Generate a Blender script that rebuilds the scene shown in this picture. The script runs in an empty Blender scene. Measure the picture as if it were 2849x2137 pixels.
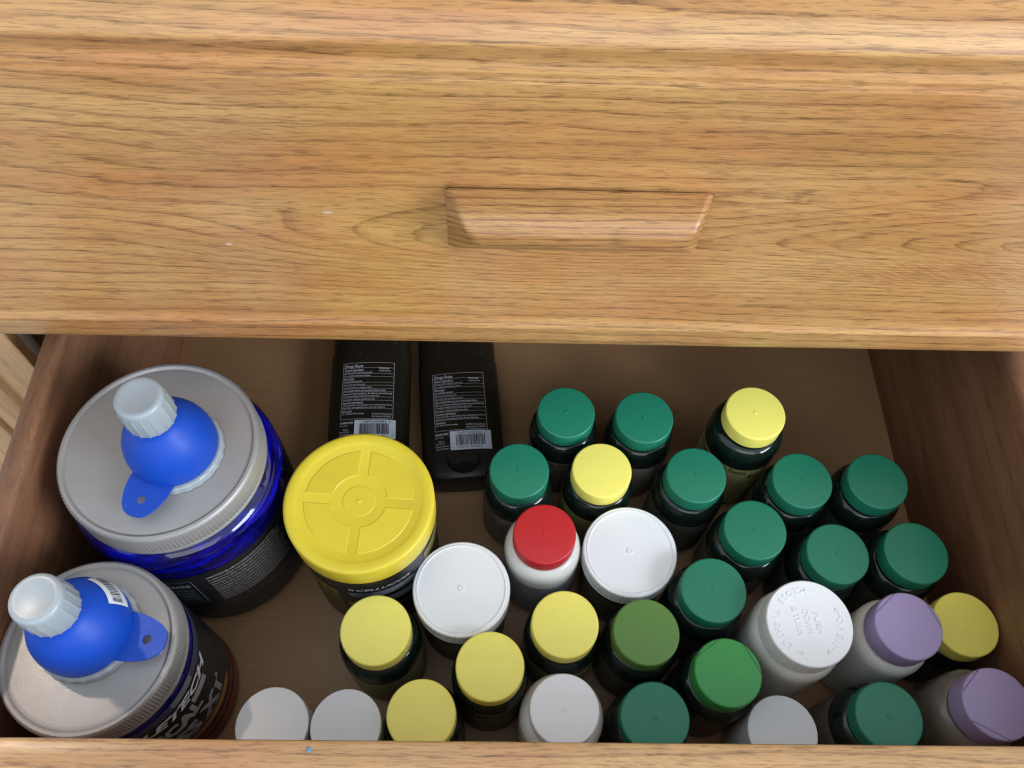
import bpy, bmesh, math, random
from mathutils import Vector, Matrix
random.seed(7)
PI = math.pi
S = bpy.context.scene

# ------------------------------------------------------------------ camera
cam_d = bpy.data.cameras.new('camera')
cam_d.sensor_width = 36.0
cam_d.lens = 30.07
cam_d.clip_start = 0.01
cam_d.clip_end = 50
cam = bpy.data.objects.new('camera', cam_d)
S.collection.objects.link(cam)
Rm = Matrix(((0.999663, -0.016935, -0.019657), (0.004895, 0.867106, -0.4981), (0.025481, 0.497836, 0.866897)))
cam.matrix_world = Matrix.Translation((0, 0, 0.59)) @ Rm.to_4x4()
S.camera = cam

# ------------------------------------------------------------------ world, lamps, exposure
W = bpy.data.worlds.new('World')
S.world = W
W.use_nodes = True
bg = W.node_tree.nodes['Background']
bg.inputs[0].default_value = (0.80, 0.90, 1.0, 1)
bg.inputs[1].default_value = 0.80
S.view_settings.view_transform = 'Standard'
S.view_settings.look = 'None'
S.view_settings.exposure = 0.56
S.view_settings.gamma = 1.0
S.render.engine = 'CYCLES'
S.cycles.use_denoising = True
S.cycles.pixel_filter_type = 'BLACKMAN_HARRIS'
S.cycles.filter_width = 1.3
S.cycles.sample_clamp_indirect = 3.0
S.cycles.use_adaptive_sampling = False


def area(name, loc, target, sx, sy, power, col):
    l = bpy.data.lights.new(name, 'AREA')
    l.shape = 'RECTANGLE'
    l.size = sx
    l.size_y = sy
    l.energy = power
    l.color = col
    o = bpy.data.objects.new(name, l)
    S.collection.objects.link(o)
    o.location = loc
    d = Vector(target) - Vector(loc)
    o.rotation_euler = d.to_track_quat('-Z', 'Y').to_euler()
    return o


# daylight through the slats of a window blind, to the right and a little in front
WL = Vector((1.75, -0.85, 1.05))
TG = Vector((0.0, 0.15, 0.15))
dirw = (TG - WL).normalized()
upw = Vector((0, 0, 1))
for k in range(7):
    p = WL + upw * ((k - 3) * 0.16)
    area('window_slat_light', p, p + dirw * 1.0 + Vector((0, 0, 0)), 1.0, 0.105, 5.6, (0.86, 0.93, 1.0))
# added warm spot, high behind the chest on the left, narrowed to one jar lid
sl = bpy.data.lights.new('jar_lid_spot', 'SPOT')
sl.energy = 75.0
sl.color = (1.0, 0.82, 0.66)
sl.spot_size = math.radians(5.0)
sl.spot_blend = 0.5
sl.shadow_soft_size = 0.05
so = bpy.data.objects.new('jar_lid_spot', sl)
S.collection.objects.link(so)
so.location = (-1.03, 0.82, 1.83)
so.rotation_euler = (Vector((-0.250, 0.088, 0.135)) - Vector(so.location)).to_track_quat('-Z', 'Y').to_euler()
# soft daylight of the room in front of the chest
area('room_light', (0.1, -1.9, 1.7), (0.0, 0.2, 0.2), 2.2, 1.4, 14.0, (0.95, 0.97, 1.0))

# ------------------------------------------------------------------ node helpers


class NT:
    def __init__(s, name):
        s.m = bpy.data.materials.new(name)
        s.m.use_nodes = True
        s.t = s.m.node_tree
        s.b = s.t.nodes['Principled BSDF']
        s.L = s.t.links

    def n(s, typ, **kw):
        o = s.t.nodes.new(typ)
        for k, v in kw.items():
            setattr(o, k, v)
        return o

    def put(s, node, sock, val):
        if isinstance(val, bpy.types.NodeSocket):
            s.L.new(val, node.inputs[sock])
        elif val is not None:
            node.inputs[sock].default_value = val

    def math(s, op, a, b=None, c=None):
        o = s.n('ShaderNodeMath', operation=op)
        s.put(o, 0, a)
        s.put(o, 1, b)
        s.put(o, 2, c)
        return o.outputs[0]

    def noise(s, vec, scale, detail=3, rough=0.5, dist=0.0):
        o = s.n('ShaderNodeTexNoise')
        s.put(o, 'Vector', vec)
        s.put(o, 'Scale', scale)
        s.put(o, 'Detail', detail)
        s.put(o, 'Roughness', rough)
        s.put(o, 'Distortion', dist)
        return o.outputs[0]

    def comb(s, x, y, z):
        o = s.n('ShaderNodeCombineXYZ')
        s.put(o, 0, x)
        s.put(o, 1, y)
        s.put(o, 2, z)
        return o.outputs[0]

    def ramp(s, fac, pts, interp='LINEAR'):
        o = s.n('ShaderNodeValToRGB')
        cr = o.color_ramp
        cr.interpolation = interp
        while len(cr.elements) < len(pts):
            cr.elements.new(0.5)
        for e, (p, c) in zip(cr.elements, pts):
            e.position = p
            e.color = (c[0], c[1], c[2], 1) if hasattr(c, '__len__') else (c, c, c, 1)
        s.put(o, 0, fac)
        return o.outputs[0]

    def mix(s, fac, a, b, blend='MIX'):
        o = s.n('ShaderNodeMix', data_type='RGBA', blend_type=blend)
        s.put(o, 0, fac)
        s.put(o, 6, a if isinstance(a, bpy.types.NodeSocket) else (*a, 1))
        s.put(o, 7, b if isinstance(b, bpy.types.NodeSocket) else (*b, 1))
        return o.outputs[2]

    def bump(s, h, strength, dist=0.001):
        o = s.n('ShaderNodeBump')
        s.put(o, 'Height', h)
        s.put(o, 'Strength', strength)
        s.put(o, 'Distance', dist)
        s.L.new(o.outputs[0], s.b.inputs['Normal'])

    def coords(s):
        tc = s.n('ShaderNodeTexCoord')
        sp = s.n('ShaderNodeSeparateXYZ')
        s.L.new(tc.outputs['Object'], sp.inputs[0])
        return tc.outputs['Object'], sp.outputs[0], sp.outputs[1], sp.outputs[2]


def plastic(name, col, rough=0.35, coat=0.0, spec=0.5, mottle=0.06, grain=0.15, gscale=900, metallic=0.0, trans=0.0, sss=0.0, ior=1.46, dust=1.0):
    t = NT(name)
    v, x, y, z = t.coords()
    a = t.noise(v, 45, 3, 0.6)
    f = t.math('MULTIPLY_ADD', a, mottle * 2, 1 - mottle)
    c = t.mix(1.0, col, (1, 1, 1), 'MULTIPLY')
    cm = t.n('ShaderNodeVectorMath', operation='SCALE')
    cm.inputs[0].default_value = col
    t.L.new(f, cm.inputs['Scale'])
    vo = t.n('ShaderNodeTexVoronoi', feature='F1')
    t.put(vo, 'Vector', v)
    t.put(vo, 'Scale', 150.0)
    dot = t.math('LESS_THAN', vo.outputs['Distance'], 0.055)
    sc = t.n('ShaderNodeSeparateColor')
    t.L.new(vo.outputs['Color'], sc.inputs[0])
    dot = t.math('MULTIPLY', dot, t.math('GREATER_THAN', sc.outputs[0], 0.80))
    dc = t.mix(t.math('MULTIPLY', dot, 0.38 * dust), cm.outputs[0], (0.62, 0.60, 0.56))
    t.L.new(dc, t.b.inputs['Base Color'])
    r = t.math('MULTIPLY_ADD', t.noise(v, 130, 2), 0.16, rough - 0.08)
    t.L.new(r, t.b.inputs['Roughness'])
    t.b.inputs['Coat Weight'].default_value = coat
    t.b.inputs['Coat Roughness'].default_value = 0.12
    t.b.inputs['Specular IOR Level'].default_value = spec
    t.b.inputs['Metallic'].default_value = metallic
    t.b.inputs['Transmission Weight'].default_value = trans
    t.b.inputs['IOR'].default_value = ior
    if sss > 0:
        t.b.inputs['Subsurface Weight'].default_value = sss
        t.b.inputs['Subsurface Radius'].default_value = (0.004, 0.004, 0.004)
        t.b.inputs['Subsurface Scale'].default_value = 1.0
    if grain > 0:
        t.bump(t.noise(v, gscale, 2, 0.6), grain, 0.0003)
    return t.m


def oak(name, vmode='face', axis='x', light=(0.560, 0.322, 0.120), mid=(0.400, 0.196, 0.062), dark=(0.140, 0.056, 0.016), K=118.0, bumps=(), rough=0.34, seed=0.0, coat=0.42, fine=0.95, ring=0.64):
    """honey oak: growth-ring lines running along one axis, with cathedral bumps"""
    t = NT(name)
    v, x, y, z = t.coords()
    if axis == 'x':
        u, w = x, t.math('ADD', z, y)
    elif axis == 'y':
        u, w = y, t.math('ADD', z, x)
    else:
        u, w = z, t.math('ADD', x, y)
    us = t.math('ADD', u, seed)
    wav = t.noise(t.comb(t.math('MULTIPLY', us, 3.2), t.math('MULTIPLY', w, 12.0), seed), 1.0, 2, 0.5)
    wav2 = t.noise(t.comb(t.math('MULTIPLY', us, 11.0), t.math('MULTIPLY', w, 60.0), 3.1 + seed), 1.0, 3, 0.6)
    wav3 = t.noise(t.comb(t.math('MULTIPLY', us, 160.0), t.math('MULTIPLY', w, 500.0), 6.1 + seed), 1.0, 2, 0.6)
    F = t.math('MULTIPLY', w, K)
    F = t.math('MULTIPLY_ADD', wav, 2.6, F)
    F = t.math('MULTIPLY_ADD', wav2, 0.95, F)
    F = t.math('MULTIPLY_ADD', wav3, 0.12, F)
    for (bx, bw, sx, sw, A) in bumps:
        dx = t.math('DIVIDE', t.math('SUBTRACT', u, bx), sx)
        dw = t.math('DIVIDE', t.math('SUBTRACT', w, bw), sw)
        e = t.math('ADD', t.math('MULTIPLY', dx, dx), t.math('MULTIPLY', dw, dw))
        rr_ = t.math('SQRT', t.math('ADD', e, 0.004))
        g = t.math('SMOOTH_MAX', t.math('SUBTRACT', 1.0, rr_), 0.0, 0.35)
        F = t.math('MULTIPLY_ADD', g, A, F)
    fr = t.math('FRACT', F)
    G = t.math('MULTIPLY_ADD', t.math('SUBTRACT', F, t.math('MULTIPLY', w, K)), 0.9, t.math('MULTIPLY', w, 1000.0))
    line = t.ramp(fr, [(0.0, 0.10), (0.05, 1.0), (0.12, 0.7), (0.26, 0.2), (0.6, 0.0), (1.0, 0.10)])
    # uneven strength of the lines: they break up into dashes
    st = t.noise(t.comb(t.math('MULTIPLY', us, 30.0), t.math('MULTIPLY', F, 1.3), 9.0), 1.0, 4, 0.7)
    st = t.ramp(st, [(0.34, 0.15), (0.52, 1.0)])
    line = t.math('MULTIPLY', line, st)
    tone = t.noise(t.comb(t.math('MULTIPLY', us, 2.6), t.math('MULTIPLY', w, 33.0), 5.0), 1.0, 4, 0.6)
    base = t.mix(t.ramp(tone, [(0.32, 0.0), (0.68, 1.0)]), light, mid)
    # rosy and straw patches
    hue = t.noise(t.comb(t.math('MULTIPLY', us, 9.0), t.math('MULTIPLY', w, 34.0), 15.0), 1.0, 2)
    base = t.mix(t.math('MULTIPLY', t.ramp(hue, [(0.45, 0.0), (0.66, 1.0)]), 0.6), base, (mid[0] * 1.12, mid[1] * 0.93, mid[2] * 0.98))
    # pores: short dark dashes that follow the growth rings; fibres: longer, softer streaks
    po = t.noise(t.comb(t.math('MULTIPLY', us, 78.0), t.math('MULTIPLY', G, 0.95), 2.0), 1.0, 2, 0.6)
    po = t.ramp(po, [(0.54, 0.0), (0.61, 1.0)])
    fib = t.noise(t.comb(t.math('MULTIPLY', us, 26.0), t.math('MULTIPLY', G, 0.50), 7.0), 1.0, 4, 0.75)
    fib = t.ramp(fib, [(0.42, 0.0), (0.64, 1.0)])
    # ray fleck shimmer: slanted small waves in patches
    fl = t.n('ShaderNodeTexWave', wave_type='BANDS', bands_direction='X')
    t.put(fl, 'Vector', t.comb(t.math('MULTIPLY_ADD', w, 2.4, us), w, 0.0))
    t.put(fl, 'Scale', 47.0)
    t.put(fl, 'Distortion', 11.0)
    t.put(fl, 'Detail', 3.0)
    t.put(fl, 'Detail Scale', 1.6)
    pm = t.noise(t.comb(t.math('MULTIPLY', us, 6.0), t.math('MULTIPLY', w, 26.0), 21.0), 1.0, 2)
    pm = t.ramp(pm, [(0.55, 0.0), (0.72, 1.0)])
    col = t.mix(t.math('MULTIPLY', line, ring), base, dark)
    col = t.mix(t.math('MULTIPLY', fib, 0.30 * fine), col, dark)
    col = t.mix(t.math('MULTIPLY', t.math('MULTIPLY', po, t.math('MULTIPLY_ADD', line, 0.6, 0.62)), 0.60 * fine), col, (dark[0] * 0.6, dark[1] * 0.6, dark[2] * 0.7))
    col = t.mix(t.math('MULTIPLY', t.math('MULTIPLY', fl.outputs[1], pm), 0.30), col, dark)
    t.L.new(col, t.b.inputs['Base Color'])
    rr = t.math('MULTIPLY_ADD', fib, 0.12, rough)
    t.L.new(rr, t.b.inputs['Roughness'])
    t.b.inputs['Coat Weight'].default_value = coat
    t.b.inputs['Coat Roughness'].default_value = 0.27
    h = t.math('SUBTRACT', 1.0, t.math('ADD', t.math('MULTIPLY', po, 0.5), t.math('MULTIPLY', fib, 0.5)))
    t.bump(h, 0.10, 0.0005)
    return t.m


M = {}
M['oak_front'] = oak('oak_front', bumps=[(0.045, 0.528, 0.215, 0.036, 8.6), (0.275, 0.534, 0.185, 0.040, 14.0), (-0.33, 0.60, 0.20, 0.06, -4.0)])
M['oak_top'] = oak('oak_front_board', seed=4.2, K=150, light=(0.52, 0.315, 0.135), mid=(0.38, 0.20, 0.078), dark=(0.15, 0.065, 0.02))
M['oak_pull'] = oak('oak_pull', seed=8.8, K=240, light=(0.50, 0.275, 0.098), mid=(0.34, 0.165, 0.052), dark=(0.11, 0.040, 0.012), rough=0.38, coat=0.22, ring=0.9)
M['oak_stile'] = oak('oak_stile', axis='z', seed=2.2, K=60, light=(0.56, 0.36, 0.18), mid=(0.45, 0.27, 0.12), rough=0.42, fine=0.5, ring=0.35)
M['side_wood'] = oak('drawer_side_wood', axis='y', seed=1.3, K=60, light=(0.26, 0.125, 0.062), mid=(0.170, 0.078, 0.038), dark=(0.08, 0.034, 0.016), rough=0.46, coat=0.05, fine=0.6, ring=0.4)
M['raw_edge'] = plastic('raw_board_edge', (0.36, 0.34, 0.28), 0.7, mottle=0.2, gscale=400, grain=0.4)
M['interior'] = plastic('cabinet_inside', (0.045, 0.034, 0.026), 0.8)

t = NT('drawer_floor_board')
v, x, y, z = t.coords()
st = t.noise(t.comb(t.math('MULTIPLY', x, 30), t.math('MULTIPLY', y, 800), 0.0), 1.0, 3, 0.65)
st2 = t.noise(t.comb(t.math('MULTIPLY', x, 5), t.math('MULTIPLY', y, 60), 2.0), 1.0, 3, 0.6)
c = t.mix(t.ramp(st, [(0.3, 0.0), (0.7, 1.0)]), (0.47, 0.275, 0.135), (0.36, 0.195, 0.092))
c = t.mix(t.math('MULTIPLY', st2, 0.6), c, (0.38, 0.215, 0.108))
t.L.new(c, t.b.inputs['Base Color'])
t.b.inputs['Roughness'].default_value = 0.5
t.bump(st, 0.12, 0.0003)
M['floor_board'] = t.m

t = NT('carpet')
v, x, y, z = t.coords()
c = t.ramp(t.noise(v, 300, 4, 0.7), [(0.3, (0.30, 0.25, 0.19)), (0.7, (0.62, 0.56, 0.47))])
t.L.new(c, t.b.inputs['Base Color'])
t.b.inputs['Roughness'].default_value = 0.95
t.bump(t.noise(v, 300, 3), 0.9, 0.004)
M['carpet'] = t.m

M['green'] = plastic('green_cap_plastic', (0.016, 0.190, 0.112), 0.34, grain=0.12)
M['olive'] = plastic('olive_green_cap_plastic', (0.105, 0.235, 0.050), 0.42)
M['bright_green'] = plastic('bright_green_cap_plastic', (0.048, 0.31, 0.075), 0.42)
M['yellow'] = plastic('yellow_cap_plastic', (0.89, 0.80, 0.165), 0.38, grain=0.1)
M['yellow2'] = plastic('mustard_cap_plastic', (0.88, 0.78, 0.15), 0.4)
M['tub_yellow'] = plastic('tub_lid_yellow', (0.63, 0.50, 0.035), 0.38, mottle=0.1)
M['white'] = plastic('white_cap_plastic', (0.83, 0.85, 0.87), 0.42, mottle=0.03)
M['flat_white'] = plastic('matt_white_cap', (0.66, 0.69, 0.71), 0.55, mottle=0.04)
M['purple'] = plastic('purple_cap_plastic', (0.33, 0.265, 0.46), 0.4)
M['red'] = plastic('red_cap_plastic', (0.50, 0.020, 0.024), 0.34)
M['white_body'] = plastic('white_bottle_plastic', (0.72, 0.72, 0.69), 0.24, sss=0.0, mottle=0.03)
M['dark_body'] = plastic('dark_green_bottle', (0.006, 0.014, 0.011), 0.10, spec=0.6, grain=0.0, mottle=0.3)
M['amber_body'] = plastic('dark_brown_bottle', (0.010, 0.010, 0.009), 0.10, spec=0.6, grain=0.0, mottle=0.3)
M['smoke_body'] = plastic('smoky_clear_bottle', (0.66, 0.62, 0.57), 0.07, spec=0.9, grain=0.0, mottle=0.2, trans=0.8)
M['pills'] = plastic('pale_pills', (0.20, 0.16, 0.11), 0.6, mottle=0.5)
M['black_plastic'] = plastic('black_plastic', (0.010, 0.009, 0.009), 0.34, mottle=0.2)
M['stick'] = plastic('dark_brown_stick_plastic', (0.017, 0.013, 0.008), 0.40, mottle=0.2)
M['silver'] = plastic('silver_lid_plastic', (0.315, 0.305, 0.298), 0.50, mottle=0.06, metallic=0.45, gscale=1500, grain=0.35)
M['funnel_blue'] = plastic('frosted_blue_plastic', (0.003, 0.050, 0.37), 0.48, spec=0.35, mottle=0.05, grain=0.1, sss=0.0)
M['funnel_tab'] = plastic('clear_blue_plastic', (0.010, 0.10, 0.62), 0.45, spec=0.3, trans=0.5, mottle=0.05)
M['funnel_grey'] = plastic('pale_grey_plastic', (0.265, 0.300, 0.325), 0.34, mottle=0.05, grain=0.1)
M['label_grey'] = plastic('grey_brown_label', (0.19, 0.175, 0.145), 0.45, mottle=0.35)
M['label_olive'] = plastic('olive_label', (0.34, 0.32, 0.13), 0.45, mottle=0.3)
M['label_dark'] = plastic('dark_label', (0.075, 0.08, 0.062), 0.40, mottle=0.35)
M['label_black'] = plastic('black_label', (0.013, 0.014, 0.017), 0.38, mottle=0.3)
M['label_white'] = plastic('white_label', (0.42, 0.44, 0.45), 0.5, mottle=0.1)
M['paper'] = plastic('sticker_paper', (0.56, 0.60, 0.66), 0.55, mottle=0.05)
M['ink_white'] = plastic('white_ink', (0.50, 0.50, 0.48), 0.5)
M['ink_silver'] = plastic('silver_ink', (0.72, 0.74, 0.78), 0.35)
M['ink_grey'] = plastic('grey_ink', (0.36, 0.36, 0.37), 0.45)
M['ink_stick'] = plastic('pale_lilac_ink', (0.52, 0.50, 0.54), 0.5)
M['ink_blue'] = plastic('pale_blue_ink', (0.20, 0.27, 0.34), 0.5)
M['ink_black'] = plastic('black_ink', (0.015, 0.015, 0.018), 0.5)
M['ink_orange'] = plastic('orange_ink', (0.48, 0.19, 0.045), 0.45)
M['ink_maroon'] = plastic('maroon_ink', (0.24, 0.035, 0.026), 0.45)
M['slate'] = plastic('slate_blue_print', (0.16, 0.19, 0.23), 0.4)
M['navy'] = plastic('navy_print', (0.045, 0.05, 0.115), 0.35, mottle=0.2)
M['ochre'] = plastic('ochre_print', (0.20, 0.175, 0.05), 0.4, mottle=0.3)
M['line'] = plastic('dark_gap', (0.03, 0.025, 0.04), 0.6)
M['teal_speck'] = plastic('teal_speck', (0.06, 0.20, 0.30), 0.4)

# cobalt jar wall with streaks of powder seen through it
t = NT('cobalt_blue_jar')
v, x, y, z = t.coords()
ang = t.math('ARCTAN2', y, x)
s1 = t.noise(t.comb(t.math('MULTIPLY', ang, 1.6), t.math('MULTIPLY', z, 130), 0.0), 1.0, 4, 0.7)
c = t.ramp(s1, [(0.38, (0.0015, 0.001, 0.030)), (0.52, (0.002, 0.002, 0.13)), (0.68, (0.002, 0.004, 0.44))])
t.L.new(c, t.b.inputs['Base Color'])
t.b.inputs['Roughness'].default_value = 0.07
t.b.inputs['Specular IOR Level'].default_value = 0.6
M['cobalt'] = t.m

# ------------------------------------------------------------------ object helpers
COL = S.collection


def tag(o, label=None, cat=None, group=None, kind=None):
    if label: o['label'] = label
    if cat: o['category'] = cat
    if group: o['group'] = group
    if kind: o['kind'] = kind
    return o


def empty(name, loc=(0, 0, 0), rz=0.0):
    o = bpy.data.objects.new(name, None)
    COL.objects.link(o)
    o.location = loc
    o.rotation_euler = (0, 0, rz)
    o.empty_display_size = 0.02
    return o


def mesh(name, verts, faces, mat, parent=None, smooth=True, sharp=35):
    me = bpy.data.meshes.new(name)
    bm = bmesh.new()
    vs = [bm.verts.new(p) for p in verts]
    for f in faces:
        try:
            bm.faces.new([vs[i] for i in f])
        except ValueError:
            pass
    if smooth:
        bm.normal_update()
        lim = math.radians(sharp)
        for e in bm.edges:
            if len(e.link_faces) == 2 and e.calc_face_angle(0) > lim:
                e.smooth = False
        for f in bm.faces:
            f.smooth = True
    bm.to_mesh(me)
    bm.free()
    me.materials.append(mat)
    o = bpy.data.objects.new(name, me)
    COL.objects.link(o)
    if parent: o.parent = parent
    return o


def lathe(prof, N=96, rib=None, c=(0, 0)):
    """prof: [(r,z)...] bottom to top; rib(i,j) -> dr"""
    V, Fc = [], []
    rows = []
    for j, (r, z) in enumerate(prof):
        if r < 1e-6:
            rows.append([len(V)] * N)
            V.append((c[0], c[1], z))
        else:
            row = []
            for i in range(N):
                rr = r + (rib(i, j) if rib else 0)
                a = 2 * PI * i / N
                row.append(len(V))
                V.append((c[0] + rr * math.cos(a), c[1] + rr * math.sin(a), z))
            rows.append(row)
    for j in range(len(rows) - 1):
        A, B = rows[j], rows[j + 1]
        for i in range(N):
            k = (i + 1) % N
            q = [A[i], A[k], B[k], B[i]]
            u = []
            for s in q:
                if s not in u: u.append(s)
            if len(u) >= 3: Fc.append(u)
    return V, Fc


def merge(*parts):
    V, Fc = [], []
    for v, f in parts:
        o = len(V)
        V += v
        Fc += [[i + o for i in q] for q in f]
    return V, Fc


def box(x0, x1, y0, y1, z0, z1):
    V = [(x0, y0, z0), (x1, y0, z0), (x1, y1, z0), (x0, y1, z0), (x0, y0, z1), (x1, y0, z1), (x1, y1, z1), (x0, y1, z1)]
    return V, [[0, 3, 2, 1], [4, 5, 6, 7], [0, 1, 5, 4], [1, 2, 6, 5], [2, 3, 7, 6], [3, 0, 4, 7]]


def bevelled(name, x0, x1, y0, y1, z0, z1, mat, parent, w=0.0008, seg=2):
    o = mesh(name, *box(x0, x1, y0, y1, z0, z1), mat, parent, smooth=False)
    bm = bmesh.new()
    bm.from_mesh(o.data)
    bmesh.ops.bevel(bm, geom=bm.edges[:], offset=w, segments=seg, affect='EDGES', profile=0.5)
    for f in bm.faces: f.smooth = True
    for e in bm.edges:
        if len(e.link_faces) == 2 and e.calc_face_angle(0) > 0.7: e.smooth = False
    bm.to_mesh(o.data)
    bm.free()
    return o


def sweep(name, prof, a0, a1, axis, mat, parent, sharp=40):
    """closed profile swept along x (prof=(y,z)) or y (prof=(x,z)) or z (prof=(x,y))"""
    n = len(prof)
    V = []
    for a in (a0, a1):
        for (p, q) in prof:
            V.append({'x': (a, p, q), 'y': (p, a, q), 'z': (p, q, a)}[axis])
    Fc = [[i, (i + 1) % n, n + (i + 1) % n, n + i] for i in range(n)]
    Fc.append(list(range(n))[::-1])
    Fc.append([n + i for i in range(n)])
    o = mesh(name, V, Fc, mat, parent, sharp=sharp)
    bm = bmesh.new()
    bm.from_mesh(o.data)
    bmesh.ops.recalc_face_normals(bm, faces=bm.faces[:])
    bm.to_mesh(o.data)
    bm.free()
    return o


_tc = {}


def text2d(s, bold=0.0, shear=0.0):
    key = (s, bold, shear)
    if key in _tc: return _tc[key]
    cu = bpy.data.curves.new('lettering_curve', 'FONT')
    cu.body = s
    cu.size = 1.0
    cu.offset = bold
    cu.shear = shear
    cu.resolution_u = 2
    ob = bpy.data.objects.new('lettering_curve', cu)
    COL.objects.link(ob)
    dg = bpy.context.evaluated_depsgraph_get()
    me = bpy.data.meshes.new_from_object(ob.evaluated_get(dg))
    V = [(v.co.x, v.co.y) for v in me.vertices]
    Fc = [list(p.vertices) for p in me.polygons]
    bpy.data.objects.remove(ob)
    bpy.data.curves.remove(cu)
    bpy.data.meshes.remove(me)
    _tc[key] = (V, Fc)
    return V, Fc


def fit_text(s, u0, v0, w, h, bold=0.0, shear=0.0, align='L'):
    """text fitted in the box; w None keeps proportions (x0.8)"""
    V, Fc = text2d(s, bold, shear)
    if not V: return [], []
    xs = [p[0] for p in V]
    x0, x1 = min(xs), max(xs)
    sy = h / 0.72
    sx = sy * 0.8 if w is None else w / max(1e-6, x1 - x0)
    off = u0 if align == 'L' else (u0 - (x1 - x0) * sx)
    return [((p[0] - x0) * sx + off, p[1] * sy + v0) for p in V], Fc


def rect2d(u0, v0, u1, v1, nu=1):
    V, Fc = [], []
    for i in range(nu + 1):
        u = u0 + (u1 - u0) * i / nu
        V += [(u, v0), (u, v1)]
        if i: Fc.append([2 * i - 2, 2 * i, 2 * i + 1, 2 * i - 1])
    return V, Fc


def cyl_map(R, a_deg, zb, rfun=None):
    a0 = math.radians(a_deg)
    return lambda u, v: ((rfun(zb + v) if rfun else R) * math.cos(a0 + u / R), (rfun(zb + v) if rfun else R) * math.sin(a0 + u / R), zb + v)


def flat_art(name, pieces, fmap, mat, parent):
    V2, Fc = merge(*pieces)
    return mesh(name, [fmap(u, v) for u, v in V2], Fc, mat, parent, smooth=False)


def sheet(name, fmap, u0, u1, v0, v1, mat, parent, nu=48, nv=2):
    V = [fmap(u0 + (u1 - u0) * i / nu, v0 + (v1 - v0) * j / nv) for j in range(nv + 1) for i in range(nu + 1)]
    Fc = [[j * (nu + 1) + i, j * (nu + 1) + i + 1, (j + 1) * (nu + 1) + i + 1, (j + 1) * (nu + 1) + i] for j in range(nv) for i in range(nu)]
    return mesh(name, V, Fc, mat, parent)


def arc(r, z, cz, a0, a1, n, rc):
    """points on a quarter circle of radius r centred at (rc, cz)"""
    return [(rc + r * math.cos(a0 + (a1 - a0) * i / n), cz + r * math.sin(a0 + (a1 - a0) * i / n)) for i in range(n + 1)]


# ------------------------------------------------------------------ the room
fl = mesh('floor', [(-3, -3, -0.42), (3, -3, -0.42), (3, 3, -0.42), (-3, 3, -0.42)], [[0, 1, 2, 3]], M['carpet'], smooth=False)
tag(fl, kind='structure')

# ------------------------------------------------------------------ chest of drawers
YP = 0.261          # plane of the closed drawer fronts
chest = empty('chest_of_drawers', (0, 0, 0))
tag(chest, 'honey oak chest of drawers with one drawer pulled open and full of bottles', 'chest of drawers')
X0, X1 = -0.318, 0.378


def front_profile(y, z0, z1):
    """moulded drawer front, outer face towards -y; list of (y,z)"""
    h = z1 - z0
    P = [(y + 0.020, z0 + 0.0005), (y + 0.0060, z0), (y + 0.0036, z0 + 0.0006), (y + 0.0024, z0 + 0.003), (y + 0.0018, z0 + 0.008),
         (y + 0.0016, z0 + 0.0145), (y + 0.0010, z0 + 0.0185), (y + 0.0008, z0 + 0.0200), (y - 0.0010, z0 + 0.0220), (y - 0.0026, z0 + 0.0238), (y - 0.0028, z0 + 0.0250), (y - 0.0022, z0 + 0.0262), (y - 0.0006, z0 + 0.0290), (y - 0.0001, z0 + 0.0305), (y, z0 + 0.0325)]
    t = z1 - 0.262 + 0.2
    zt = z1
    P += [(y, zt - 0.0800), (y - 0.0007, zt - 0.0785), (y - 0.0008, zt - 0.0775), (y - 0.0001, zt - 0.0755), (y, zt - 0.0745), (y - 0.0008, zt - 0.0730), (y - 0.0009, zt - 0.0720), (y, zt - 0.0698), (y + 0.0003, zt - 0.0680), (y, zt - 0.0664),
          (y - 0.0012, zt - 0.0640), (y - 0.0032, zt - 0.0602), (y - 0.0040, zt - 0.0588), (y - 0.0042, zt - 0.0576), (y - 0.0037, zt - 0.0563), (y - 0.0028, zt - 0.0548),
          (y + 0.0008, zt - 0.0482), (y + 0.0014, zt - 0.0465), (y + 0.0014, zt - 0.0370), (y + 0.0018, zt - 0.0355), (y + 0.0050, zt - 0.0297), (y + 0.0054, zt - 0.0282), (y + 0.0054, zt - 0.004), (y + 0.0064, zt - 0.001), (y + 0.0090, zt), (y + 0.020, zt)]
    return P


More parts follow.
